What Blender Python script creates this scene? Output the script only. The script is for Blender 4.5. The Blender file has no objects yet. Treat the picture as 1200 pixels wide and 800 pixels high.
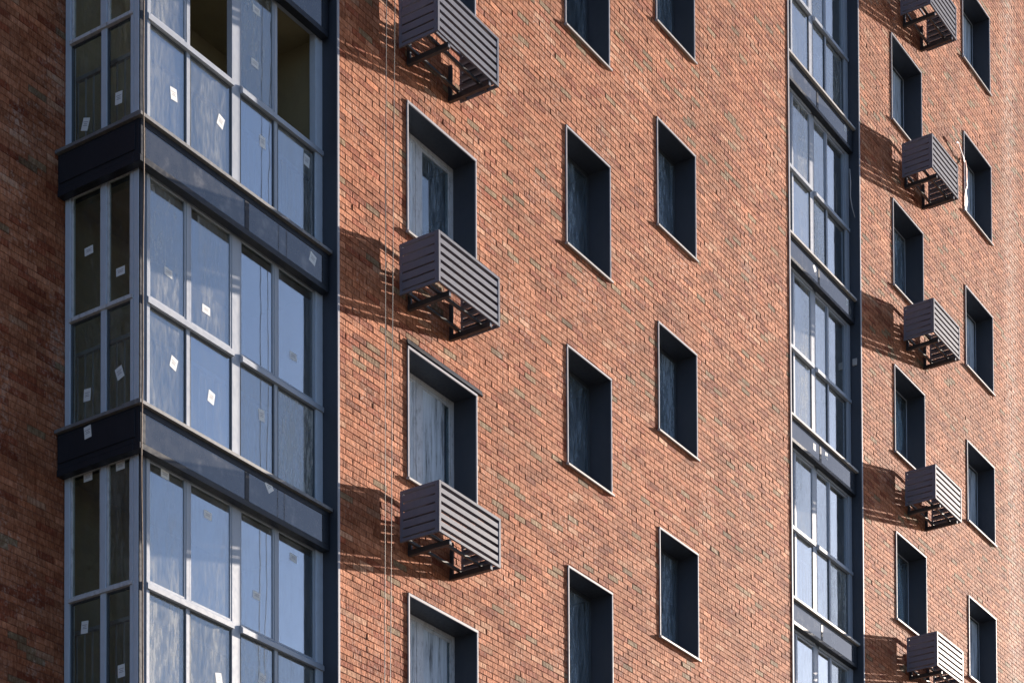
import bpy, bmesh, math, random
import numpy as np
from mathutils import Matrix, Vector
rnd = random.Random(7)
scene = bpy.context.scene
col = scene.collection
R = math.radians

# ------------------------------------------------------------------ materials
def new_mat(name):
    m = bpy.data.materials.new(name); m.use_nodes = True
    nt = m.node_tree; nt.nodes.clear()
    out = nt.nodes.new('ShaderNodeOutputMaterial')
    return m, nt, out
def N(nt, typ, **kw):
    n = nt.nodes.new(typ)
    for k, v in kw.items(): setattr(n, k, v)
    return n
def L(nt, a, b): nt.links.new(a, b)
def ramp(nt, fac, stops):
    r = N(nt, 'ShaderNodeValToRGB')
    e = r.color_ramp.elements
    while len(e) < len(stops): e.new(0.5)
    for el, (p, c) in zip(e, stops):
        el.position = p
        el.color = (c[0], c[1], c[2], 1) if isinstance(c, tuple) else (c, c, c, 1)
    L(nt, fac, r.inputs['Fac']); return r.outputs['Color']
def noise(nt, scale, detail=4, rough=.55, stretch=None):
    g = N(nt, 'ShaderNodeNewGeometry')
    mp = N(nt, 'ShaderNodeMapping')
    if stretch: mp.inputs['Scale'].default_value = stretch
    L(nt, g.outputs['Position'], mp.inputs['Vector'])
    n = N(nt, 'ShaderNodeTexNoise')
    n.inputs['Scale'].default_value = scale; n.inputs['Detail'].default_value = detail
    n.inputs['Roughness'].default_value = rough
    L(nt, mp.outputs['Vector'], n.inputs['Vector'])
    return n.outputs['Fac']
def mixc(nt, fac, a, b, mode='MIX'):
    m = N(nt, 'ShaderNodeMix', data_type='RGBA', blend_type=mode)
    for s, v in ((m.inputs['Factor'], fac), (m.inputs['A'], a), (m.inputs['B'], b)):
        if hasattr(v, 'links'): L(nt, v, s)
        elif isinstance(v, tuple): s.default_value = (v[0], v[1], v[2], 1)
        else: s.default_value = v
    return m.outputs['Result']

def paint(name, c, rough=.45, var=.25, dirt=.25, dirt_c=(.22, .19, .16), bump=.0, spec=.5, scale=3.0, metallic=0.0):
    m, nt, out = new_mat(name)
    b = N(nt, 'ShaderNodeBsdfPrincipled')
    n1 = noise(nt, scale, 5)
    base = mixc(nt, n1, tuple(x*(1-var) for x in c), tuple(min(1, x*(1+var)) for x in c))
    n2 = noise(nt, scale*5, 6, .7, (1, 1, .35))
    f = ramp(nt, n2, [(.5, 0.0), (.75, dirt)])
    fm = N(nt, 'ShaderNodeRGBToBW'); L(nt, f, fm.inputs[0])
    base = mixc(nt, fm.outputs[0], base, dirt_c)
    L(nt, base, b.inputs['Base Color'])
    n3 = noise(nt, scale*8, 4)
    rr = ramp(nt, n3, [(.3, rough*.8), (.7, min(1, rough*1.25))])
    rb = N(nt, 'ShaderNodeRGBToBW'); L(nt, rr, rb.inputs[0]); L(nt, rb.outputs[0], b.inputs['Roughness'])
    b.inputs['Specular IOR Level'].default_value = spec
    b.inputs['Metallic'].default_value = metallic
    if bump:
        bp = N(nt, 'ShaderNodeBump'); bp.inputs['Strength'].default_value = 1
        bp.inputs['Distance'].default_value = bump
        L(nt, n3, bp.inputs['Height']); L(nt, bp.outputs[0], b.inputs['Normal'])
    L(nt, b.outputs[0], out.inputs['Surface'])
    return m

def brick_material():
    m, nt, out = new_mat('brick')
    b = N(nt, 'ShaderNodeBsdfPrincipled')
    at = N(nt, 'ShaderNodeAttribute'); at.attribute_name = 'brick_colour'
    # mottling inside each brick: vertical drag marks of the wire cut face
    n1 = noise(nt, 30, 4, .7, (1.5, 1, .45))
    v1 = ramp(nt, n1, [(.36, (.74, .68, .66)), (.5, (.98, .98, .98)), (.64, (1.28, 1.32, 1.34))])
    c = mixc(nt, 1.0, at.outputs['Color'], v1, 'MULTIPLY')
    n1b = noise(nt, 13, 3, .6, (1.6, 1, .6))
    v1b = ramp(nt, n1b, [(.37, (.82, .76, .74)), (.5, (1.0, 1.0, 1.0)), (.60, (1.14, 1.17, 1.19))])
    c = mixc(nt, 1.0, c, v1b, 'MULTIPLY')
    # pale fired flecks
    n1c = noise(nt, 24, 3, .55, (2.2, 1, .8))
    f1c = ramp(nt, n1c, [(.58, 0.0), (.68, .38)])
    b1c = N(nt, 'ShaderNodeRGBToBW'); L(nt, f1c, b1c.inputs[0])
    c = mixc(nt, b1c.outputs[0], c, (.42, .24, .165))
    # broad tonal drift over the wall
    n2 = noise(nt, .55, 3, .5)
    v2 = ramp(nt, n2, [(.35, .86), (.65, 1.10)])
    c = mixc(nt, 1.0, c, v2, 'MULTIPLY')
    # batches: runs of bricks along the courses a shade lighter or darker
    n2b = noise(nt, 2.6, 4, .6, (.55, 1, 1.7))
    v2b = ramp(nt, n2b, [(.38, (.82, .76, .74)), (.5, (1.0, 1.0, 1.0)), (.62, (1.14, 1.20, 1.24))])
    c = mixc(nt, 1.0, c, v2b, 'MULTIPLY')
    # pale salt bloom in streaks
    n3 = noise(nt, 1.3, 6, .7, (1, 1, .6))
    n4 = noise(nt, 22, 4, .7)
    mu = N(nt, 'ShaderNodeMath', operation='MULTIPLY'); L(nt, n3, mu.inputs[0]); L(nt, n4, mu.inputs[1])
    f = ramp(nt, mu.outputs[0], [(.29, 0.0), (.42, .50)])
    fb = N(nt, 'ShaderNodeRGBToBW'); L(nt, f, fb.inputs[0])
    c = mixc(nt, fb.outputs[0], c, (.55, .42, .34))
    # the column of bloom near the far end
    g = N(nt, 'ShaderNodeNewGeometry'); sx = N(nt, 'ShaderNodeSeparateXYZ'); L(nt, g.outputs['Position'], sx.inputs[0])
    d1 = N(nt, 'ShaderNodeMath', operation='SUBTRACT'); L(nt, sx.outputs['X'], d1.inputs[0]); d1.inputs[1].default_value = 26.32
    d2 = N(nt, 'ShaderNodeMath', operation='ABSOLUTE'); L(nt, d1.outputs[0], d2.inputs[0])
    mr = N(nt, 'ShaderNodeMapRange'); L(nt, d2.outputs[0], mr.inputs['Value'])
    mr.inputs['From Min'].default_value = .1; mr.inputs['From Max'].default_value = .55
    mr.inputs['To Min'].default_value = 1; mr.inputs['To Max'].default_value = 0
    n5 = noise(nt, 9, 4, .7)
    f5 = ramp(nt, n5, [(.42, 0.0), (.68, .75)])
    fb5 = N(nt, 'ShaderNodeRGBToBW'); L(nt, f5, fb5.inputs[0])
    m5 = N(nt, 'ShaderNodeMath', operation='MULTIPLY'); L(nt, fb5.outputs[0], m5.inputs[0]); L(nt, mr.outputs[0], m5.inputs[1])
    c = mixc(nt, m5.outputs[0], c, (.62, .5, .42))
    L(nt, c, b.inputs['Base Color'])
    b.inputs['Roughness'].default_value = .85
    b.inputs['Specular IOR Level'].default_value = .10
    n6 = noise(nt, 34, 5, .7, (1.5, 1, .5))
    bp = N(nt, 'ShaderNodeBump'); bp.inputs['Strength'].default_value = 1; bp.inputs['Distance'].default_value = .009
    ha = N(nt, 'ShaderNodeMath', operation='MULTIPLY_ADD'); L(nt, n1b, ha.inputs[0]); ha.inputs[1].default_value = 1.5; L(nt, n6, ha.inputs[2])
    L(nt, ha.outputs[0], bp.inputs['Height']); L(nt, bp.outputs[0], b.inputs['Normal'])
    L(nt, b.outputs[0], out.inputs['Surface'])
    return m

def glass_material(name, f0=.1, dust=.08, tint=(.8, .85, .85), streak=(1, 1, .15), dust_haze_c=(.6, .6, .57), dust_scale=2.2, power=5.0):
    """coated window glass: clear, mirrors the sky, carries site dust, on window_glass also a painted glow"""
    m, nt, out = new_mat(name)
    lw = N(nt, 'ShaderNodeLayerWeight'); lw.inputs['Blend'].default_value = .5
    pw = N(nt, 'ShaderNodeMath', operation='POWER'); L(nt, lw.outputs['Facing'], pw.inputs[0]); pw.inputs[1].default_value = power
    mr = N(nt, 'ShaderNodeMapRange'); L(nt, pw.outputs[0], mr.inputs['Value'])
    oi = N(nt, 'ShaderNodeObjectInfo')
    rr = N(nt, 'ShaderNodeMapRange'); L(nt, oi.outputs['Random'], rr.inputs['Value'])
    rr.inputs['To Min'].default_value = f0*.55; rr.inputs['To Max'].default_value = f0*1.15
    L(nt, rr.outputs[0], mr.inputs['To Min']); mr.inputs['To Max'].default_value = 1.0
    tr = N(nt, 'ShaderNodeBsdfTransparent'); tr.inputs['Color'].default_value = (*tint, 1)
    gl = N(nt, 'ShaderNodeBsdfGlossy'); gl.inputs['Roughness'].default_value = .0
    gl.inputs['Color'].default_value = (.93, .97, 1, 1)
    # faint waviness of the panes
    nb = noise(nt, 1.3, 2)
    bp = N(nt, 'ShaderNodeBump'); bp.inputs['Distance'].default_value = .0035; bp.inputs['Strength'].default_value = 1
    L(nt, nb, bp.inputs['Height']); L(nt, bp.outputs[0], gl.inputs['Normal'])
    mx = N(nt, 'ShaderNodeMixShader'); L(nt, mr.outputs[0], mx.inputs[0]); L(nt, tr.outputs[0], mx.inputs[1]); L(nt, gl.outputs[0], mx.inputs[2])
    df = N(nt, 'ShaderNodeBsdfDiffuse'); df.inputs['Color'].default_value = (*dust_haze_c, 1)
    n1 = noise(nt, dust_scale, 5, .65, streak)
    n2 = noise(nt, 30, 4, .7, (1, 1, .2))
    mu = N(nt, 'ShaderNodeMath', operation='MULTIPLY'); L(nt, n1, mu.inputs[0]); L(nt, n2, mu.inputs[1])
    f = ramp(nt, mu.outputs[0], [(.16, dust*.15), (.26, dust), (.36, min(1, dust*2.8))])
    fb = N(nt, 'ShaderNodeRGBToBW'); L(nt, f, fb.inputs[0])
    r2 = N(nt, 'ShaderNodeMapRange'); L(nt, oi.outputs['Random'], r2.inputs['Value'])
    r2.inputs['To Min'].default_value = 1.9; r2.inputs['To Max'].default_value = .35
    mm = N(nt, 'ShaderNodeMath', operation='MULTIPLY', use_clamp=True); L(nt, fb.outputs[0], mm.inputs[0]); L(nt, r2.outputs[0], mm.inputs[1])
    m2 = N(nt, 'ShaderNodeMixShader'); L(nt, mm.outputs[0], m2.inputs[0]); L(nt, mx.outputs[0], m2.inputs[1]); L(nt, df.outputs[0], m2.inputs[2])
    L(nt, m2.outputs[0], out.inputs['Surface'])
    return m

def panel_material(name):
    """back-painted spandrel glass"""
    m, nt, out = new_mat(name)
    b = N(nt, 'ShaderNodeBsdfPrincipled')
    n1 = noise(nt, 2.2, 5, .65, (1, 1, .3)); n2 = noise(nt, 7, 3, .6)
    mu = N(nt, 'ShaderNodeMath', operation='MULTIPLY'); L(nt, n1, mu.inputs[0]); L(nt, n2, mu.inputs[1])
    f = ramp(nt, mu.outputs[0], [(.16, .02), (.29, .07), (.40, .28)])
    fb = N(nt, 'ShaderNodeRGBToBW'); L(nt, f, fb.inputs[0])
    c = mixc(nt, fb.outputs[0], (.03, .035, .045), (.42, .4, .37))
    L(nt, c, b.inputs['Base Color'])
    b.inputs['Roughness'].default_value = .04
    b.inputs['IOR'].default_value = 1.95
    L(nt, b.outputs[0], out.inputs['Surface'])
    return m

def film_material(name, c, alpha):
    """thin crumpled builder's film or net curtain"""
    m, nt, out = new_mat(name)
    df = N(nt, 'ShaderNodeBsdfDiffuse'); tl = N(nt, 'ShaderNodeBsdfTranslucent'); tr = N(nt, 'ShaderNodeBsdfTransparent')
    n1 = noise(nt, 13, 5, .7, (1, 1, .10))
    r1 = ramp(nt, n1, [(.36, .32), (.48, .9), (.6, 1.0)])
    cc = mixc(nt, 1.0, r1, c, 'MULTIPLY')
    L(nt, cc, df.inputs['Color']); L(nt, cc, tl.inputs['Color'])
    a = N(nt, 'ShaderNodeMixShader'); a.inputs[0].default_value = .3
    L(nt, df.outputs[0], a.inputs[1]); L(nt, tl.outputs[0], a.inputs[2])
    n2 = noise(nt, 14, 4, .7, (1, 1, .06))
    f = ramp(nt, n2, [(.3, alpha*.55), (.65, min(1, alpha*1.35))])
    fb = N(nt, 'ShaderNodeRGBToBW'); L(nt, f, fb.inputs[0])
    b = N(nt, 'ShaderNodeMixShader'); L(nt, fb.outputs[0], b.inputs[0]); L(nt, tr.outputs[0], b.inputs[1]); L(nt, a.outputs[0], b.inputs[2])
    L(nt, b.outputs[0], out.inputs['Surface'])
    return m

M = dict(
    brick=brick_material(),
    mortar=paint('mortar', (.17, .072, .048), .95, .2, .1, bump=.001, spec=.05),
    dark=paint('anthracite_metal', (.020, .023, .030), .42, .2, .05, (.10, .09, .085), spec=.22),
    reveal=paint('anthracite_sheet', (.040, .046, .060), .42, .12, .04),
    trim=paint('pale_edge_trim', (.36, .35, .37), .5, .08, .12, spec=.12),
    sill=paint('sill_sheet', (.42, .40, .385), .5, .08, .15, spec=.15),
    alu=paint('grey_aluminium', (.34, .37, .42), .42, .08, .14, (.28, .24, .2)),
    alu_wrapped=paint('film_wrapped_aluminium', (.52, .58, .66), .35, .08, .22, (.25, .25, .27), scale=6),
    alu_scuffed=paint('scuffed_white_frame', (.58, .59, .61), .45, .15, .75, (.16, .14, .13), scale=5),
    darkframe=paint('dark_window_frame', (.05, .06, .07), .4, .15, .1),
    slat=paint('grey_coated_steel', (.135, .142, .175), .5, .10, .10, (.3, .26, .22), spec=.10),
    steel=paint('black_steel', (.028, .028, .03), .45, .2, .1),
    rail=paint('railing_paint', (.30, .30, .31), .5, .1, .1),
    plaster=paint('raw_plaster', (.30, .245, .135), .9, .22, .3, (.17, .14, .1), bump=.002, scale=1.4),
    room=paint('room_plaster', (.34, .33, .31), .9, .15, .1, scale=1.2),
    concrete=paint('concrete', (.28, .27, .25), .9, .2, .3, bump=.002),
    roof=paint('roof_felt', (.08, .08, .08), .9, .2, .2),
    paper=paint('paper_label', (.74, .74, .72), .7, .03, .0),
    ink=paint('printed_ink', (.25, .25, .27), .7, .1, .0),
    cable=paint('grey_wire_rope', (.085, .078, .072), .5, .1, .3),
    rope=paint('tan_rope', (.17, .12, .085), .9, .2, .3),
    rag=paint('torn_white_plastic', (.42, .38, .38), .5, .1, .1),
    ribbon=paint('pink_white_tape', (.36, .20, .17), .6, .25, .1),
    glass=glass_material('balcony_glass', .37, .10, (.80, .84, .84), power=4.0),
    glass_side=glass_material('side_glass', .045, .035, (.80, .83, .80)),
    glass_win=glass_material('window_glass', .16, .12, (.82, .9, .92), power=4.0, dust_haze_c=(.52, .62, .72)),  # dust raised and tinted blue to paint a pale glow on the panes
    panel=panel_material('spandrel_glass'),
    film=film_material('white_film', (.90, .95, 1.0), 1.0),
    net=film_material('net_curtain', (.95, .97, 1.0), 1.0),
    ground=paint('paving', (.055, .055, .05), .9, .2, .2, scale=.3),
)

# ------------------------------------------------------------------ mesh helper
class MB:
    def __init__(s): s.v = []; s.f = []
    def quad(s, a, b, c, d):
        i = len(s.v); s.v += [a, b, c, d]; s.f.append((i, i+1, i+2, i+3))
    def box(s, x0, x1, y0, y1, z0, z1, skip=''):
        i = len(s.v)
        s.v += [(x0,y0,z0),(x1,y0,z0),(x1,y1,z0),(x0,y1,z0),(x0,y0,z1),(x1,y0,z1),(x1,y1,z1),(x0,y1,z1)]
        F = {'b':(0,3,2,1),'t':(4,5,6,7),'f':(0,1,5,4),'k':(2,3,7,6),'l':(3,0,4,7),'r':(1,2,6,5)}
        for k, q in F.items():
            if k not in skip: s.f.append(tuple(i+j for j in q))
        return s
    def prism(s, prof, axis, a0, a1):
        """profile of 2D points extruded along x (prof=(y,z)) or y (prof=(x,z))"""
        n = len(prof); i = len(s.v)
        for a in (a0, a1):
            for p, q in prof: s.v.append((a, p, q) if axis == 'x' else (p, a, q))
        for k in range(n):
            s.f.append((i+k, i+(k+1) % n, i+n+(k+1) % n, i+n+k))
        s.f.append(tuple(i+k for k in range(n))[::-1]); s.f.append(tuple(i+n+k for k in range(n)))
        return s
    def obox(s, c, ax, ay, az):
        """oriented box: centre and three half-axis vectors"""
        c, ax, ay, az = map(Vector, (c, ax, ay, az)); i = len(s.v)
        for sz in (-1, 1):
            for sx, sy in ((-1,-1),(1,-1),(1,1),(-1,1)):
                s.v.append(tuple(c+ax*sx+ay*sy+az*sz))
        for q in ((0,3,2,1),(4,5,6,7),(0,1,5,4),(2,3,7,6),(3,0,4,7),(1,2,6,5)):
            s.f.append(tuple(i+j for j in q))
        return s
    def tube(s, pts, r, n=7):
        pts = [Vector(p) for p in pts]; i = len(s.v)
        for k, p in enumerate(pts):
            d = (pts[min(k+1, len(pts)-1)]-pts[max(k-1, 0)]).normalized()
            a = d.orthogonal().normalized() if abs(d.z) < .9 else d.cross(Vector((1, 0, 0))).normalized()
            b = d.cross(a)
            for j in range(n):
                t = 2*math.pi*j/n
                s.v.append(tuple(p+a*math.cos(t)*r+b*math.sin(t)*r))
        for k in range(len(pts)-1):
            for j in range(n):
                s.f.append((i+k*n+j, i+k*n+(j+1) % n, i+(k+1)*n+(j+1) % n, i+(k+1)*n+j))
        s.f.append(tuple(i+j for j in range(n))[::-1]); e = i+(len(pts)-1)*n
        s.f.append(tuple(e+j for j in range(n)))
        return s
    def build(s, name, mat, parent=None, bevel=0, smooth=False, label=None):
        me = bpy.data.meshes.new(name); me.from_pydata(s.v, [], s.f); me.update()
        if bevel or True:
            bm = bmesh.new(); bm.from_mesh(me)
            bmesh.ops.recalc_face_normals(bm, faces=bm.faces)
            if bevel:
                bmesh.ops.bevel(bm, geom=[e for e in bm.edges], offset=bevel, segments=1, affect='EDGES', clamp_overlap=True)
            bm.to_mesh(me); bm.free()
        for m_ in (mat if isinstance(mat, (list, tuple)) else [mat]): me.materials.append(m_)
        if smooth:
            for p in me.polygons: p.use_smooth = True
        o = bpy.data.objects.new(name, me); col.objects.link(o)
        if parent: o.parent = parent
        if label: o['label'] = label
        return o
def empty(name, loc=(0, 0, 0)):
    o = bpy.data.objects.new(name, None); col.objects.link(o); o.location = loc
    o.empty_display_size = .2
    return o
def tag(o, label, cat, group=None):
    o['label'] = label; o['category'] = cat
    if group: o['group'] = group
    return o
CH = {}
def copy_tree(o, parent=None, dz=0, dx=0, keep=lambda c: True):
    c = o.copy(); col.objects.link(c); c.parent = parent
    if dz or dx: c.location = (o.location.x+dx, o.location.y, o.location.z+dz)
    for ch in list(o.children):
        if keep(ch): copy_tree(ch, c, 0, 0, keep)
    return c

# ------------------------------------------------------------------ the building
bld = empty('apartment_building', (4.555, 0, 0))
tag(bld, 'tall red brick apartment block with glazed corner balconies and dark framed windows', 'building')
BO = Vector((4.555, 0, 0))
# children get their geometry in world coordinates: the offset is undone through the parent inverse
def under(o, parent):
    o.parent = parent; o.matrix_parent_inverse = Matrix.Translation(-BO) if parent is bld else Matrix.Identity(4)
    return o

H = 3.0
WINS = []   # (kind, x0, w, ztop, h, index)
for c, x0, w, zt, h, tops in (('A', 5.904, 1.458, 17.753, 1.60, (1, 0, -1, -2)), ('B', 9.504, 1.151, 19.313, 1.613, (1, 0, -1, -2)),
                              ('C', 11.980, 1.152, 20.715, 1.578, (1, 0, -1, -2)), ('D', 20.443, 1.363, 26.652, 1.565, (1, 0, -1, -2, -3)),
                              ('E', 23.859, 1.424, 26.622, 1.547, (1, 0, -1, -2, -3))):
    for k in tops: WINS.append((c, x0, w, zt+H*k, h, k))
BX0, BX1 = 16.29, 19.018          # the glazed recess in the middle of the wall
WX0, WX1, WZ0, WZ1 = 4.555, 29.5, 7.5, 33.0
openings = [(x, x+w, z-h, z) for _, x, w, z, h, _ in WINS] + [(BX0, BX1, 0, 34)]

def subtract(rects, hole):
    a0, a1, b0, b1 = hole; out = []
    for x0, x1, z0, z1 in rects:
        if x1 <= a0 or x0 >= a1 or z1 <= b0 or z0 >= b1: out.append((x0, x1, z0, z1)); continue
        if x0 < a0: out.append((x0, a0, z0, z1))
        if x1 > a1: out.append((a1, x1, z0, z1))
        m0, m1 = max(x0, a0), min(x1, a1)
        if z0 < b0: out.append((m0, m1, z0, b0))
        if z1 > b1: out.append((m0, m1, b1, z1))
    return out

def brick_wall(name, x0, x1, z0, z1, yf, holes, seed, parent):
    """mortar bed as a sheet behind, every brick face standing 9 mm proud of it"""
    rg = np.random.default_rng(seed)
    V = []; F = []; C = []
    def add(xa, xb, za, zb, c):
        if xb-xa < .012 or zb-za < .008: return
        j = rg.normal(0, .0007, 1)[0]; tx = rg.normal(0, .0014); tz = rg.normal(0, .0006)
        i = len(V); b = .0035
        cor = ((xa, za, -1, -1), (xb, za, 1, -1), (xb, zb, 1, 1), (xa, zb, -1, 1))
        for x, z, sx, sz in cor: V.append((x, yf+.007, z))
        for x, z, sx, sz in cor:
            V.append((x+rg.normal(0, .0006), yf+.0025+j+sx*tx*(xb-xa)/.25+sz*tz, z+rg.normal(0, .0005)))
        for x, z, sx, sz in cor:
            bx = min(b, (xb-xa)*.3); bz = min(b, (zb-za)*.3)
            V.append((x-sx*bx, yf+j+sx*tx*(xb-xa)/.25+sz*tz, z-sz*bz))
        C.extend([c]*12)
        F.append((i+8, i+9, i+10, i+11))
        for k in range(4):
            n = (k+1) % 4
            F.append((i+k, i+n, i+4+n, i+4+k)); F.append((i+4+k, i+4+n, i+8+n, i+8+k))
    pitch, cl, jt, vj = .075, .26, .0072, .0058
    row = int(math.floor(z0/pitch))
    while row*pitch < z1:
        za, zb = row*pitch, row*pitch+pitch-jt
        xs = x0 + (-(.5 if row % 2 else 0)*cl)
        near = [h for h in holes if h[3] > za-.01 and h[2] < zb+.01]
        x = xs
        while x < x1:
            xa, xb = max(x, x0), min(x+cl-vj, x1)
            if xb > xa:
                t = rg.random(); cl_ = math.sin(x*1.9+za*2.3+seed)+math.sin(x*.83-za*3.1)+math.sin(za*1.3+x*.41)
                t = t*(1.9 if cl_ < -.3 else .62 if cl_ > 1 else 1.0) if t < .06 else t
                v = max(.6, rg.normal(1, .12)); e1, e2 = rg.normal(0, .0011, 2)
                if t < .030: c = (.165, .106, .060)            # olive over-burnt brick
                elif t < .055: c = (.185, .118, .066)
                elif t < .085: c = (.335, .170, .100)           # pale one
                elif t < .20: c = (.205, .058, .028)           # dark red one
                else:
                    h = rg.random(); c = (.268+.055*h, .093+.036*h, .0435+.0235*h)
                c = tuple(max(.02, q*v*1.16) for q in c)
                rects = [(xa, xb, za+e1, zb+e2)]
                for h in near: rects = subtract(rects, (h[0]-.006, h[1]+.006, h[2]-.006, h[3]+.006))
                for r in rects: add(*r, c)
            x += cl
        row += 1
    nb = len(F)
    # mortar bed
    xs = sorted({x0, x1, *[min(max(q, x0), x1) for h in holes for q in h[:2]]})
    zs = sorted({z0, z1, *[min(max(q, z0), z1) for h in holes for q in h[2:]]})
    for xa, xb in zip(xs, xs[1:]):
        for za, zb in zip(zs, zs[1:]):
            mx, mz = (xa+xb)/2, (za+zb)/2
            if any(h[0] < mx < h[1] and h[2] < mz < h[3] for h in holes): continue
            i = len(V); V.extend([(xa, yf+.006, za), (xb, yf+.006, za), (xb, yf+.006, zb), (xa, yf+.006, zb)])
            C.extend([(.1, .08, .07)]*4); F.append((i, i+1, i+2, i+3))
    me = bpy.data.meshes.new(name); me.from_pydata(V, [], F); me.update()
    me.materials.append(M['brick']); me.materials.append(M['mortar'])
    mi = np.zeros(len(F), dtype=np.int32); mi[nb:] = 1
    me.polygons.foreach_set('material_index', mi)
    at = me.color_attributes.new('brick_colour', 'FLOAT_COLOR', 'POINT')
    arr = np.ones((len(V), 4), dtype=np.float32); arr[:, :3] = np.array(C, dtype=np.float32)
    at.data.foreach_set('color', arr.ravel())
    o = bpy.data.objects.new(name, me); col.objects.link(o)
    return under(o, parent)
w = brick_wall('brick_wall', WX0+.03, WX1, WZ0, WZ1, 0, openings, 3, bld); w['label'] = 'sunlit brick wall'
w = brick_wall('brick_wall', -6.0, 1.60, WZ0, WZ1, 1.30, [], 9, bld); w['label'] = 'shaded set-back brick wall'

# shell that closes the block: flank, back, roof, parapet and the plain storeys below the frame
mb = MB()
mb.box(WX1+.002, WX1+.3, .009, 12, 0, 34)
mb.box(-6, WX1, 12.002, 12.3, 0, 34)
mb.box(-6.3, -6.002, 1.31, 12, 0, 34)
mb.box(WX0+.03, WX1, .012, .3, 0, WZ0-.002); mb.box(-6, 1.6, 1.312, 1.6, 0, WZ0-.002)
mb.box(1.602, WX0+.028, .1, 1.6, 0, 5.7)
under(mb.build('plain_wall', M['concrete']), bld)
mb = MB(); mb.box(-6.3, WX1+.3, .05, 12.3, 34.002, 34.3); under(mb.build('roof', M['roof']), bld)

# ------------------------------------------------------------------ windows
def window(kind, x0, w, zt, h, k):
    x1, z0 = x0+w, zt-h
    D = .338
    t = .006
    # the metal lining of the opening is the window's own body
    mb = MB()
    mb.box(x0, x0+t, .002, D+.05, z0, zt); mb.box(x1-t, x1, .002, D+.05, z0, zt)
    mb.box(x0+t, x1-t, .002, D+.05, zt-t, zt); mb.box(x0+t, x1-t, .002, D+.05, z0, z0+t)
    win = under(mb.build('window', M['reveal']), bld)
    # face trim
    mb = MB(); tw = .030 if kind != 'A' else .036
    mb.box(x0-.006, x0+tw*.55, -.016, .0015, z0, zt); mb.box(x1-tw*.5, x1+.006, -.016, .0015, z0, zt)
    mb.box(x0-.006, x1+.006, -.018, -.0005, zt+.0002-tw*.75, zt+.008)
    mb.build('trim', M['trim'], win, bevel=.002)
    mb = MB()
    mb.prism([(-.044, z0-.030), (-.040, z0-.032), (.10, z0+.004), (.10, z0+.010), (-.036, z0+.001), (-.044, z0-.004)], 'x', x0-.022, x1+.022)
    mb.build('sill', M['sill'], win)
    # frame and panes
    ya, yb = D, D+.07
    mb = MB(); fw = .062 if kind == 'A' else .026
    mb.box(x0+t, x0+fw, ya, yb, z0+t, zt-t); mb.box(x1-fw, x1-t, ya, yb, z0+t, zt-t)
    mb.box(x0+fw, x1-fw, ya, yb, zt-fw, zt-t); mb.box(x0+fw, x1-fw, ya, yb, z0+t, z0+fw)
    if kind in 'A':
        xm = x0+.69
        mb.box(xm-.052, xm+.052, ya-.004, yb, z0+fw, zt-fw)
        cells = [(x0+fw, xm-.052), (xm+.052, x1-fw)]
    else: cells = [(x0+fw, x1-fw)]
    fm = {'A': 'alu_scuffed', 'B': 'darkframe', 'C': 'darkframe', 'D': 'alu_wrapped', 'E': 'alu_wrapped'}[kind]
    mb.build('frame', M[fm], win, bevel=.004)
    for a, b in cells:
        s = .045 if kind == 'A' else .028; mb = MB()
        zA, zB = z0+fw, zt-fw
        mb.box(a+.003, a+s, ya+.003, yb-.01, zA+.003, zB-.003); mb.box(b-s, b-.003, ya+.003, yb-.01, zA+.003, zB-.003)
        mb.box(a+s, b-s, ya+.003, yb-.01, zB-s, zB-.003); mb.box(a+s, b-s, ya+.003, yb-.01, zA+.003, zA+s)
        mb.build('sash', M['darkframe' if kind in 'BC' else 'alu_scuffed' if kind == 'A' else 'darkframe'], win, bevel=.003)
        mb = MB(); mb.box(a+s-.002, b-s+.002, ya+.012, ya+.018, zA+s-.002, zB-s+.002)
        mb.build('pane', M['glass_win'], win)
    # the bare room behind
    rx0, rx1 = {'A': (x0-.7, x1+1.2), 'B': (x0-.5, x1+.6), 'C': (x0-.4, x1+2), 'D': (x0-.8, x1+.8), 'E': (x0-.9, x1+1.6)}[kind]
    mb = MB(); a, b, c, d = rx0, rx1, zt-2.4, zt+.25
    y0, y1 = D+.075, 4.2
    mb.box(a, b, y0, y1, c-.05, c); mb.box(a, b, y0, y1, d, d+.05); mb.box(a, b, y1, y1+.05, c, d)
    mb.box(a-.05, a, y0, y1, c, d); mb.box(b, b+.05, y0, y1, c, d)
    for q in subtract([(a, b, c, d)], (x0, x1, z0, zt)): mb.box(q[0], q[1], y0-.02, y0, q[2], q[3])
    mb.build('room', M['room'], win)
    return win
for wdef in WINS: window(*wdef)
# a strip of flashing nailed above one window
mb = MB(); mb.prism([(-.03, 14.775), (-.004, 14.772), (-.004, 14.835), (-.010, 14.84)], 'x', 5.885, 7.475)
o = under(mb.build('flashing', M['dark']), bld)

# ------------------------------------------------------------------ glazed balconies
def pane_set(bal, cells, y, z_lo, z_hi, glass, axis='x', sash_mat='alu', missing=()):
    for n, (a, b) in enumerate(cells):
        for m_, (za, zb) in enumerate((z_lo, z_hi)):
            s = .026 if m_ else .018; mb = MB(); ya, yb = y, y+.035
            def bx(p, q, r1, r2, c, d):
                if axis == 'x': mb.box(p, q, r1, r2, c, d)
                else: mb.box(r1, r2, p, q, c, d)
            if (n, m_) in missing: continue
            bx(a+.002, a+s, ya, yb, za+.002, zb-.002); bx(b-s, b-.002, ya, yb, za+.002, zb-.002)
            bx(a+s, b-s, ya, yb, zb-s, zb-.002); bx(a+s, b-s, ya, yb, za+.002, za+s)
            mb.build('sash', M[sash_mat] if m_ else M['darkframe'], bal, bevel=.003)
            mb = MB()
            bx(a+s-.002, b-s+.002, y+.012, y+.018, za+s-.002, zb-s+.002)
            mb.build('pane', M[glass], bal)

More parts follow.
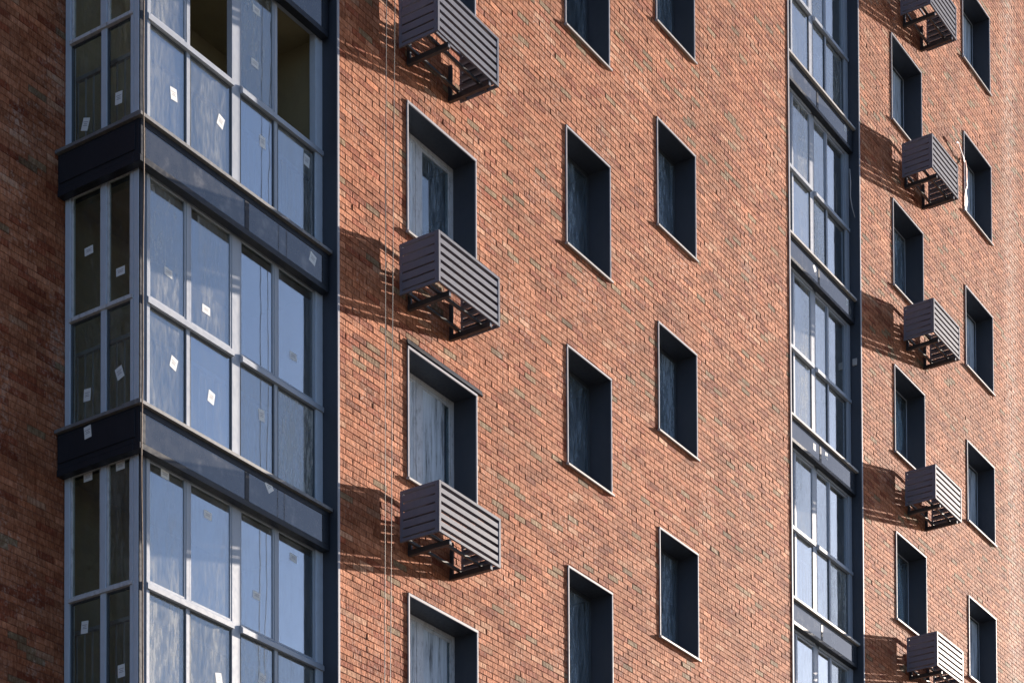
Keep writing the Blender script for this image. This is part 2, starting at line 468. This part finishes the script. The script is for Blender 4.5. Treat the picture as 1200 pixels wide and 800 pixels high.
def sticker(bal, c, uh, vh, nrm, rot=0.0):
    """paper label: u along the glass, v up, 1 mm thick, two printed lines"""
    u = Vector((1, 0, 0)) if nrm == 'y' else Vector((0, -1, 0)); v = Vector((0, 0, 1)); n = Vector((0, -1, 0)) if nrm == 'y' else Vector((-1, 0, 0))
    U = u*math.cos(rot)+v*math.sin(rot); V_ = -u*math.sin(rot)+v*math.cos(rot); c = Vector(c)
    mb = MB(); mb.obox(c, U*uh, V_*vh, n*.0006)
    for q, wd_ in ((.35, .7), (.05, .5), (-.2, .62)): mb.obox(c+V_*vh*q+n*.0009, U*uh*wd_, V_*vh*.045, n*.0003)
    o = mb.build('sticker', [M['paper'], M['ink']], bal)
    for p in o.data.polygons: p.material_index = 0 if p.index < 6 else 1
    return o

def balcony_corner(zs, missing, stickers):
    FY, SX = .208, 1.535                    # front and side glazing planes
    zt = zs+2.575; tr0, tr1 = zs+1.14, zs+1.225
    RX = 4.549
    mb = MB()
    # posts
    mb.box(1.642, 1.690, FY, .30, zs, zt); mb.box(1.597, 1.642, FY+.02, .30, zs, zt)
    mb.box(2.992, 3.128, FY+.017, .30, zs, zt)
    mb.box(1.690, 2.992, FY+.004, .28, zt-.05, zt); mb.box(3.128, 4.425, FY+.004, .28, zt-.05, zt)
    for xm in (2.290, 3.735): mb.box(xm-.028, xm+.028, FY+.016, .27, zs, zt-.05)
    bal = under(mb.build('glazed_balcony', M['alu'], bevel=.003), bld)
    mb = MB(); mb.box(4.425, RX, FY, .30, zs, zt); mb.build('jamb', M['alu_wrapped'], bal, bevel=.003)
    mb = MB(); mb.box(SX, 1.544, .225, .295, zs, zt); mb.box(SX, 1.62, 1.215, 1.288, zs, zt); mb.box(SX+.004, 1.60, .69, .768, zs, zt); mb.box(SX+.002, 1.60, .300, .345, zs, zt)
    mb.build('side_frame', M['alu_wrapped'], bal, bevel=.003)
    mb = MB(); mb.box(1.545, 1.596, FY+.006, .30, zs, zt); mb.build('corner_post', M['dark'], bal)
    # transoms with a sloped upper edge
    mb = MB(); pf = [(FY-.022, tr0), (.29, tr0), (.29, tr1), (FY+.008, tr1), (FY-.022, tr1-.03)]
    mb.prism(pf, 'x', 1.644, 2.99); mb.prism(pf, 'x', 3.13, RX-.004)
    mb.build('transom', M['alu'], bal)
    mb = MB(); mb.prism([(SX-.02, tr0+.03), (1.60, tr0+.03), (1.60, tr1-.01), (SX+.004, tr1-.01), (SX-.02, tr1-.02)], 'y', .302, 1.214)
    mb.build('transom', M['alu_scuffed'], bal)
    lo, hi = (zs+.01, tr0), (tr1, zt-.05)
    pane_set(bal, [(1.69, 2.262), (2.318, 2.992), (3.128, 3.707), (3.763, 4.425)], FY+.02, lo, hi, 'glass', 'x', 'alu', missing)
    pane_set(bal, [(.345, .69), (.768, 1.215)], SX+.018, (zs+.01, tr0+.03), (tr1-.01, zt-.03), 'glass_side', 'y', 'alu_scuffed')
    # band below the sill: fascia, framed panels, cap
    mb = MB()
    mb.prism([(.055, zs-.05), (.32, zs-.05), (.32, zs-.002), (.075, zs-.002), (.055, zs-.014)], 'x', 1.388, RX-.012)
    mb.prism([(1.388, zs-.05), (1.70, zs-.05), (1.70, zs-.003), (1.408, zs-.003), (1.388, zs-.015)], 'y', .3203, 1.292)
    mb.build('sill', M['alu' if False else 'sillcap'], bal)
    mb = MB()
    mb.box(1.43, RX-.028, .118, .20, zs-.43, zs-.052)                      # backing
    mb.box(1.436, RX-.028, .10, .117, zs-.115, zs-.052); mb.box(1.424, RX-.028, .098, .20, zs-.50, zs-.432)
    mb.box(1.436, 1.515, .10, .117, zs-.431, zs-.116); mb.box(3.065, 3.135, .10, .117, zs-.431, zs-.116); mb.box(4.415, RX-.028, .10, .117, zs-.431, zs-.116)
    mb.box(1.43, 1.52, .2005, 1.288, zs-.43, zs-.052); mb.box(1.424, 1.52, .2005, 1.29, zs-.50, zs-.432)
    mb.box(1.52, RX-.028, .201, .30, zs-.44, zs-.426); mb.box(1.521, 1.70, .301, 1.288, zs-.44, zs-.426)
    mb.build('fascia', M['dark'], bal, bevel=.003)
    for a, b in ((1.5165, 3.0635), (3.1365, 4.4135)):
        mb = MB(); mb.box(a, b, .106, .1165, zs-.4295, zs-.1175); mb.build('spandrel_panel', M['panel'], bal)
    mb = MB(); mb.box(1.418, 1.4275, .165, 1.262, zs-.37, zs-.085); mb.build('spandrel_panel', M['dark'], bal, bevel=.003)
    # inside: slab, back wall, flank wall
    mb = MB()
    mb.box(1.705, 4.546, .302, 1.376, zs-.425, zs-.10)
    mb.box(1.605, 4.546, 1.378, 1.45, zs-.424, zt)
    mb.box(4.5465, 4.60, .302, 1.376, zs-.424, zt)
    mb.box(1.60, 4.546, .302, 1.376, zt-.012, zt-.002)
    mb.build('balcony_interior', M['plaster'], bal)
    # railing behind the lower panes
    mb = MB(); zr = zs+.95
    mb.box(1.74, 4.53, .38, .42, zr-.04, zr); mb.box(1.74, 4.53, .39, .41, zs-.02, zs+.01)
    mb.box(1.72, 1.76, .42, 1.36, zr-.04, zr); mb.box(1.73, 1.75, .42, 1.36, zs-.02, zs+.01)
    x = 1.85
    while x < 4.5: mb.box(x-.007, x+.007, .393, .407, zs+.01, zr-.04); x += .115
    y = .5
    while y < 1.35: mb.box(1.733, 1.747, y-.007, y+.007, zs+.01, zr-.04); y += .115
    mb.build('railing', M['rail'], bal)
    for (n, u, z) in stickers:
        low = z-zs < 1.14
        rot = rnd.uniform(-.35, .35) if low else rnd.uniform(-.06, .06)
        uh, vh = (.050, .066) if low else (.062, .043)
        if n == 'y': sticker(bal, (u, FY+.0312, z), uh, vh, 'y', rot)
        elif n == 's': sticker(bal, (u, .1052, z), .055, .06, 'y', R(38) if u < 4 else rot)
        elif n == 't': sticker(bal, (1.4172, u, z), .05, .065, 'x', .1)
        else: sticker(bal, (SX+.0292, u, z), uh, vh, 'x', rot)
    return bal
M['sillcap'] = paint('sill_cap_metal', (.15, .15, .155), .5, .15, .5, (.38, .34, .3), scale=4)
balcony_corner(18.30, (), [('y', 2.1, 18.9), ('x', .6, 18.7)])
balcony_corner(15.31, ((1, 1), (3, 1)), [('y', 2.08, 15.891), ('y', 2.824, 15.983), ('y', 3.522, 16.113), ('y', 4.30, 16.292), ('y', 3.42, 17.55), ('y', 3.392, 16.935),
                             ('x', 1.02, 15.574), ('x', .538, 15.687), ('s', 4.242, 15.082)])
balcony_corner(12.31, (), [('y', 2.0, 13.937), ('y', 2.591, 13.80), ('y', 4.055, 13.913), ('y', 2.083, 13.004), ('y', 2.673, 12.879), ('y', 3.506, 13.017),
                             ('x', .966, 14.198), ('x', .509, 13.836), ('x', .986, 12.66), ('x', .519, 12.764), ('s', 3.476, 12.17), ('t', .831, 12.165)])
balcony_corner(9.31, (), [('y', 1.95, 11.765), ('y', 2.619, 11.574), ('y', 4.052, 11.603), ('y', 3.418, 10.965), ('y', 2.798, 9.85), ('y', 3.504, 10.058),
                             ('x', .972, 11.78), ('x', .505, 11.78), ('x', 1.016, 10.194), ('x', .487, 9.624)])
balcony_corner(6.31, (), [])

def balcony_recessed(zs, stickers):
    FY = .185; zt = zs+2.575; tr0, tr1 = zs+1.19, zs+1.275
    a0, a1 = BX0+.012, BX1-.012
    cx0, cx1 = 17.53, 17.67
    mb = MB()
    mb.box(a0, a0+.10, FY, .28, zs, zt); mb.box(cx0, cx1, FY+.03, .28, zs, zt); mb.box(a1-.13, a1, FY, .28, zs, zt)
    for xm in (16.858, 18.158): mb.box(xm-.028, xm+.028, FY+.022, .25, zs, zt-.05)
    mb.box(a0+.10, cx0, FY+.004, .26, zt-.05, zt); mb.box(cx1, a1-.13, FY+.004, .26, zt-.05, zt)
    bal = under(mb.build('glazed_balcony', M['alu'], bevel=.003), bld)
    mb = MB(); pf = [(FY-.022, tr0), (.27, tr0), (.27, tr1), (FY+.008, tr1), (FY-.022, tr1-.03)]
    mb.prism(pf, 'x', a0+.002, cx0-.002); mb.prism(pf, 'x', cx1+.002, a1-.004)
    mb.build('transom', M['alu'], bal)
    pane_set(bal, [(a0+.10, 16.83), (16.886, cx0), (cx1, 18.13), (18.186, a1-.13)], FY+.032, (zs+.01, tr0), (tr1, zt-.05), 'glass', 'x', 'alu')
    mb = MB()
    mb.prism([(.048, zs-.05), (.30, zs-.05), (.30, zs-.002), (.068, zs-.002), (.048, zs-.014)], 'x', a0+.002, a1-.004)
    mb.build('sill', M['sill'], bal)
    mb = MB()
    mb.box(a0+.004, a1-.02, .113, .20, zs-.38, zs-.052)
    mb.box(a0+.004, a1-.02, .095, .112, zs-.105, zs-.052); mb.box(a0+.004, a1-.02, .093, .20, zs-.44, zs-.382)
    mb.box(a0+.004, a0+.06, .095, .112, zs-.381, zs-.106); mb.box(17.56, 17.63, .095, .112, zs-.381, zs-.106); mb.box(a1-.13, a1-.02, .095, .112, zs-.381, zs-.106)
    mb.box(a0+.004, a1-.02, .201, .30, zs-.395, zs-.381)
    mb.build('fascia', M['dark'], bal, bevel=.003)
    for a, b in ((a0+.0615, 17.5585), (17.6315, a1-.1315)):
        mb = MB(); mb.box(a, b, .101, .1115, zs-.3795, zs-.1075); mb.build('spandrel_panel', M['panel'], bal)
    mb = MB()
    mb.box(a0, a1, .302, 1.4, zs-.42, zs-.10); mb.box(a0, a1, 1.402, 1.45, zs-.42, zt)
    mb.box(a1+.002, a1+.05, .20, 1.4, zs-.42, zt); mb.box(a0-.05, a0+.0015, .281, 1.4, zs-.419, zt-.001)
    mb.box(a0, a1, .302, 1.4, zt-.012, zt-.002)
    mb.build('balcony_interior', M['plaster'], bal)
    mb = MB(); zr = zs+.98
    mb.box(a0, a1, .38, .42, zr-.04, zr); mb.box(a0, a1, .39, .41, zs-.02, zs+.01)
    x = a0+.1
    while x < a1: mb.box(x-.007, x+.007, .393, .407, zs+.01, zr-.04); x += .115
    mb.build('railing', M['rail'], bal)
    for x, z in stickers: sticker(bal, (x, .1002, z), .045, .055, 'y', rnd.uniform(-.1, .1)+(.75 if x < 17.45 and z > 20 else 0))
    return bal
for zs, st in ((27.2, []), (24.205, [(18.69, 24.04)]), (21.21, [(17.434, 21.03), (18.70, 21.02)]), (18.215, [(17.375, 18.0), (17.83, 18.03)]), (15.22, []), (12.22, [])):
    balcony_recessed(zs, st)
# the dark metal returns beside the glazing, with their pale edge trim
for xr, s in ((WX0, 1), (BX1, 1), (BX0, -1)):
    mb = MB()
    xa, xb = (xr-.005, xr+.026) if s > 0 else (xr-.026, xr+.010)
    mb.box(min(xa, xb), max(xa, xb), .0, 1.0 if xr == WX0 else .9, 6, 33.5)
    ret = under(mb.build('balcony_return', M['reveal']), bld)
    mb = MB()
    mb.box(min(xa, xb)-.001, max(xa, xb)+.004, -.014, -.0005, 6, 33.5)
    mb.build('trim', M['trim'], ret, bevel=.002)
# junction box on the far return
mb = MB(); mb.box(18.985, 19.012, .06, .14, 20.05, 20.17); under(mb.build('junction_box', M['sill'], bevel=.006), bld)

# ------------------------------------------------------------------ air-conditioner baskets
def make_basket(w):
    """origin: wall point at the left rear top corner; louvred front and sides, open top and back"""
    root = empty('air_conditioner_basket')
    y0, y1 = -.055, -.632; h = .615; p = .038
    def frame(mb, a, b, along, at0, at1):
        """rectangular frame in the plane spanned by `along` and z"""
        def bx(u0, u1, z0, z1):
            if along == 'x': mb.box(u0, u1, at0, at1, z0, z1)
            else: mb.box(at0, at1, u0, u1, z0, z1)
        if along == 'x': mb.box(a+p, b-p, at1+.0005, at0+.055, -p, -p+.004)
        else:
            i0, i1 = (at1+.0005, at0+.07) if at0 < .1 else (at1-.07, at0-.0005)
            mb.box(i0, i1, a+p, b-p, -p, -p+.004)
        bx(a, a+p, -h, 0); bx(b-p, b, -h, 0); bx(a+p, b-p, -p, 0); bx(a+p, b-p, -h, -h+p)
    def slats(a, b, along, face, sgn):
        """five C-section blades: upright face, flanges running inward"""
        mb = MB(); n = 5; k_ = .58 if along == 'x' else .80; pitch = (h-2*p)/(n+1-k_); hs = pitch*k_; dp = .055 if along == 'x' else .090; t = .003
        for i in range(n):
            z1 = -p-(pitch-hs)-i*pitch; z0 = z1-hs
            if along == 'x': prof = [(face, z0), (face+dp, z0+.004), (face+dp, z0+.004+t), (face+t, z0+t), (face+t, z1-t), (face+dp*.3, z1-t), (face+dp*.3, z1), (face, z1)]
            else:
                f0 = face; s_ = -sgn
                prof = [(f0, z0), (f0+s_*dp, z0+.004), (f0+s_*dp, z0+.004+t), (f0+s_*t, z0+t), (f0+s_*t, z1-t), (f0+s_*dp*.3, z1-t), (f0+s_*dp*.3, z1), (f0, z1)]
            mb.prism(prof, 'x' if along == 'x' else 'y', a, b)
        return mb
    mb = MB(); frame(mb, 0, w, 'x', y1, y1+.025)
    f = mb.build('front_panel', M['slat'], root, bevel=.002)
    slats(p-.001, w-p+.001, 'x', y1+.004, 1).build('louvre', M['slat'], f)
    for s, xa in ((-1, .0), (1, w-.025)):
        mb = MB(); frame(mb, y1+.0255, y0, 'y', xa, xa+.025)
        f = mb.build('side_panel', M['slat'], root, bevel=.002)
        slats(y1+.0255+p-.001, y0-p+.001, 'y', xa+.004 if s < 0 else xa+.021, s).build('louvre', M['slat'], f)
    mb = MB(); mb.box(.026, w-.026, y0-.03, y0-.001, -.036, -.004); mb.build('back_rail', M['slat'], root)
    for xb in (.255, 1.115 if w > 1.25 else 1.05):
        mb = MB(); mb.box(xb-.026, xb+.026, -.612, 0, -h-.068, -h-.003)
        mb.box(xb-.018, xb+.018, -.045, -.0, -h-.0025, -h+.40)
        b = mb.build('bracket', M['steel'], root, bevel=.003)
        mb = MB(); mb.box(xb-.019, xb+.019, -.6135, -.6122, -h-.06, -h-.011); mb.build('end_cap', M['slat'], b)
    for yb in (-.46, -.15):
        mb = MB(); mb.box(.03, w-.03, yb-.018, yb+.018, -h-.0028, -h+.030); mb.build('cross_bar', M['steel'], root, bevel=.002)
    return root
LA = ['grey louvred air conditioner basket cut by the top edge, left wall column',
      'grey louvred air conditioner basket, middle one of the left wall column',
      'grey louvred air conditioner basket, lowest of the left wall column']
pa = make_basket(1.29); pd = make_basket(1.22)
G = 'louvred air conditioner baskets on the brick wall'
for i, zt in enumerate((18.872, 15.870, 12.890)):
    o = pa if i == 0 else copy_tree(pa)
    o.rotation_euler = (0, R((.15, -.25, .4)[i]), 0); o.location = (5.675, 0, zt); tag(o, LA[i], 'air conditioner basket', G)
LD = ['small louvred basket at the very top, right of the far balconies',
      'small louvred basket beside torn white plastic, second down of the far column',
      'small louvred basket in the middle of the far column of five',
      'small louvred basket below the window with half drawn white curtain, fourth down',
      'small louvred basket cut by the bottom edge at lower right']
for i, zt in enumerate((27.735, 24.775, 21.805, 18.820, 15.835)):
    o = pd if i == 0 else copy_tree(pd)
    o.rotation_euler = (0, R((.2, -.3, .1, .35, -.15)[i]), 0); o.location = (20.755, 0, zt); tag(o, LD[i], 'air conditioner basket', G)

# ------------------------------------------------------------------ film and curtains in the windows
def curtain(name, x0, x1, z0, z1, y, mat, label, cat, group, folds=7, amp=.005, shape=None, seed=0):
    rg = random.Random(seed); nx, nz = 46, 22
    ph = [rg.uniform(0, 6.3) for _ in range(4)]
    mb = MB(); V = []
    for side in (0, .003):
        for j in range(nz+1):
            t = j/nz; z = z1+(z0-z1)*t
            for i in range(nx+1):
                u = i/nx
                a, b = shape(t) if shape else (0, 1)
                x = x0+(x1-x0)*(a+(b-a)*u)
                yy = y+side+amp*(math.sin(u*folds*6.28+ph[0]+.8*math.sin(t*3+ph[1]))+.5*math.sin(u*folds*15+ph[2]+t*2))
                mb.v.append((x-(x0+x1)/2, yy-y, z-z0+(.02*math.sin(u*9+ph[3]) if j == nz else 0)))
    n1 = (nx+1)*(nz+1)
    for j in range(nz):
        for i in range(nx):
            a = j*(nx+1)+i; q = (a, a+1, a+nx+2, a+nx+1)
            mb.f.append(q); mb.f.append(tuple(k+n1 for k in q[::-1]))
    for j in range(nz):
        for i in (0, nx):
            a = j*(nx+1)+i; b = a+nx+1; mb.f.append((a, b, b+n1, a+n1))
    for i in range(nx):
        for j in (0, nz):
            a = j*(nx+1)+i; mb.f.append((a, a+1, a+1+n1, a+n1))
    o = mb.build(name, mat, smooth=True)
    o.location = ((x0+x1)/2, y, z0)
    return tag(o, label, cat, group)
W = {(k, i): (x, x+w, z-h, z) for k, x, w, z, h, i in WINS}
def incurt(key, fa, fb, za, zb, mat, label, cat='curtain', **kw):
    x0, x1, z0, z1 = W[key]; xa, xb = (x0+.11, x1-.11) if key[0] == 'A' else (x0+.06, x1-.06)
    curtain('curtain' if cat == 'curtain' else 'plastic_film', xa+(xb-xa)*fa, xa+(xb-xa)*fb, z0+.07+(z1-z0-.14)*za, z0+.07+(z1-z0-.14)*zb, (.3455 if mat is M['film'] else .364), mat, label, cat, 'sheets hanging in the windows', **kw)
incurt(('A', 0), 0, .46, 0, 1, M['film'], 'crinkled film behind the left sash of the upper left window', 'plastic film', folds=5, amp=.0012, seed=1)
incurt(('A', -1), 0, .92, 0, 1, M['film'], 'streaky white film filling the middle left window above a louvred basket', 'plastic film', folds=6, amp=.0014, seed=2)
incurt(('A', -2), 0, .96, 0, 1, M['film'], 'grey streaked film filling the lowest left window at the bottom edge', 'plastic film', folds=8, amp=.0014, seed=3)
incurt(('D', 0), 0, .95, 0, 1, M['film'], 'pale sheet behind the topmost window right of the far balconies', 'plastic film', folds=4, amp=.0012, seed=4)
incurt(('D', -1), .0, .95, .72, 1, M['net'], 'bunched white net scrap at the head of a dark window', 'curtain', folds=7, amp=.005, seed=5, shape=lambda t: (.4, 1.0-.35*t*t))
incurt(('D', -2), .0, .93, .03, 1, M['net'], 'white net curtain gathered to one side with a hanging point', 'curtain', folds=6, amp=.005, seed=6, shape=lambda t: (.35, .74+.26*max(0, math.sin(3.1*min(1, t*1.1)))))
incurt(('D', -3), .0, .97, .03, 1, M['net'], 'white net curtain drawn diagonally, in the lowest window above a basket', 'curtain', folds=6, amp=.005, seed=7, shape=lambda t: (.50+.22*t, .80+.22*t))
for k, zl in ((1, 'pale blue sheet in the far right window cut by the top edge'), (0, 'pale sheet in the far right window with torn plastic at its edge'),
              (-1, 'pale sheet in the far right window at mid height'), (-2, 'ruffled white sheet in the far right window, second from the bottom'),
              (-3, 'streaked pale sheet in the far right window cut by the bottom edge')):
    incurt(('E', k), 0, .97, 0, 1, M['film'], zl, 'plastic film', folds=4+abs(k), amp=.0012+.0008*(k == -2), seed=20+k)

# ------------------------------------------------------------------ ropes and loose scraps
for x_top, x_bot, lab in ((4.600, 4.535, 'thin grey hanging wire rope nearer the glazed corner'), (4.760, 4.640, 'thin grey hanging wire rope nearer the louvred baskets')):
    pts = [(x_top+(x_bot-x_top)*t, -.68, 33.4+(9.0-33.4)*t) for t in [i/24 for i in range(25)]]
    # straight between the roof and the part in view
    k = (18.0-10.14); pts = []
    for i in range(25):
        z = 33.9-(33.9-5)*i/24; pts.append((x_bot+(x_top-x_bot)*min(1.6, (z-10.14)/k)+.004*math.sin(z*.7), -.68, z))
    mb = MB(); mb.tube(pts, .0045)
    mb.tube([(pts[0][0], .3, 34.36), (pts[0][0], -.68, 34.36), pts[0]], .0045)
    o = mb.build('wire_rope', M['cable'], smooth=True); tag(o, lab, 'rope', 'wire ropes hanging down the wall')
mb = MB(); pts = []
for i in range(90):
    z = 33.5-i*.3; pts.append((1.404+.012*math.sin(z*.9)+.006*math.sin(z*3.1), .038+.006*math.sin(z*1.3), z))
mb.tube([(1.9, .7, 34.37), (1.41, .04, 34.36)]+pts, .0075)
o = mb.build('tan_rope', M['rope'], smooth=True); tag(o, 'tan rope hanging down the outer corner of the glazed balconies', 'rope')

def scrap(name, pts, widths, mat, label, cat, yv=.004):
    """a torn ribbon: strip of varying width with real thickness, twisting as it goes"""
    c0 = Vector(pts[0]); mb = MB(); n = len(pts)
    for i, (p, w_) in enumerate(zip(pts, widths)):
        p = Vector(p)-c0; d = (Vector(pts[min(i+1, n-1)])-Vector(pts[max(i-1, 0)])).normalized()
        s = d.cross(Vector((.25*math.sin(i*1.1), 1, .1*math.cos(i)))).normalized()*w_/2
        t = Vector((0, yv, 0))
        mb.v += [tuple(p-s-t), tuple(p+s-t), tuple(p+s+t), tuple(p-s+t)]
    for i in range(n-1):
        for k in range(4):
            m_ = (k+1) % 4; mb.f.append((4*i+k, 4*i+m_, 4*i+4+m_, 4*i+4+k))
    mb.f += [(3, 2, 1, 0), (4*n-4, 4*n-3, 4*n-2, 4*n-1)]
    o = mb.build(name, mat, smooth=True); o.location = c0
    return tag(o, label, cat)
scrap('torn_tape', [(23.84, -.03, 25.98), (23.72, -.06, 25.99), (23.55, -.07, 26.06), (23.42, -.08, 26.13), (23.33, -.08, 26.12), (23.28, -.07, 26.06)],
      [.03, .05, .04, .05, .03, .02], M['rag'], 'twisted white plastic strip blowing out at the far right window edge', 'plastic strip')
scrap('torn_tape', [(23.86, -.03, 26.05), (23.83, -.06, 25.86), (23.78, -.08, 25.66), (23.84, -.07, 25.52), (23.72, -.08, 25.36), (23.70, -.07, 25.22), (23.74, -.06, 25.08)],
      [.05, .07, .06, .06, .05, .04, .02], M['ribbon'], 'ragged pinkish plastic strip hanging beside the far right window frame', 'plastic strip')
scrap('torn_plastic', [(23.92, -.02, 25.66), (23.98, .03, 25.50), (24.03, .04, 25.36), (24.00, .03, 25.24), (23.95, .0, 25.10)],
      [.03, .10, .16, .12, .06], M['rag'], 'bright white torn plastic scrap on the sill of the far right window', 'plastic scrap', .006)
scrap('loose_strip', [(18.86, .10, 23.42), (18.87, .09, 23.2), (18.88, .10, 22.95), (18.91, .08, 22.75), (18.95, .05, 22.60)],
      [.02, .025, .02, .025, .03], M['sill'], 'thin pale loose strip dangling on the dark return of the far balconies', 'strip')

# ------------------------------------------------------------------ ground, sky, sun
mb = MB(); mb.box(-1500, 1500, -1500, 1500, -.5, 0)
g = mb.build('ground', M['ground']); g['kind'] = 'structure'

SUN = Vector((6.0, -1.0, 1.62)).normalized()
el = math.asin(SUN.z); az = math.atan2(SUN.x, SUN.y)
wd = bpy.data.worlds.new('World'); scene.world = wd; wd.use_nodes = True
nt = wd.node_tree; nt.nodes.clear()
sky = nt.nodes.new('ShaderNodeTexSky'); sky.sky_type = 'NISHITA'; sky.sun_disc = False
sky.sun_elevation = el; sky.sun_rotation = az
sky.air_density = .55; sky.dust_density = .7; sky.ozone_density = 2.0
bg = nt.nodes.new('ShaderNodeBackground'); bg.inputs['Strength'].default_value = .05
wo = nt.nodes.new('ShaderNodeOutputWorld')
nt.links.new(sky.outputs[0], bg.inputs[0]); nt.links.new(bg.outputs[0], wo.inputs[0])
ld = bpy.data.lights.new('sun', 'SUN'); ld.energy = 5.0; ld.angle = R(.53); ld.color = (1, .87, .75)
lo = bpy.data.objects.new('sun', ld); col.objects.link(lo); lo.location = (40, -20, 40)
lo.rotation_euler = SUN.to_track_quat('Z', 'Y').to_euler()

# ------------------------------------------------------------------ camera (level view camera with a raised front)
cd = bpy.data.cameras.new('camera'); cam = bpy.data.objects.new('camera', cd); col.objects.link(cam)
r_ = Vector((0.5545037771357193, -0.8321715093346274, -0.004017486023461256))
u_ = Vector((-0.02355899451108214, -0.020523504804876767, 0.9995117605752076))
f_ = Vector((0.8318476632892872, 0.5541383985993503, 0.03098548495506068))
mt = Matrix((( r_.x, u_.x, -f_.x), (r_.y, u_.y, -f_.y), (r_.z, u_.z, -f_.z))).to_4x4()
mt.translation = (-14.424495004821614, -14.993650638433943, 1.6999975350330319)
cam.matrix_world = mt
cd.sensor_fit = 'HORIZONTAL'; cd.sensor_width = 36; cd.lens = 2501.85/1200*36
cd.shift_x = 0; cd.shift_y = 1202.57/1200
cd.clip_start = .1; cd.clip_end = 6000
scene.camera = cam

vs = scene.view_settings; vs.view_transform = 'Standard'; vs.look = 'None'; vs.exposure = 2.05; vs.gamma = 1; vs.use_curve_mapping = False
scene.cycles.max_bounces = 10; scene.cycles.transparent_max_bounces = 16; scene.cycles.glossy_bounces = 5
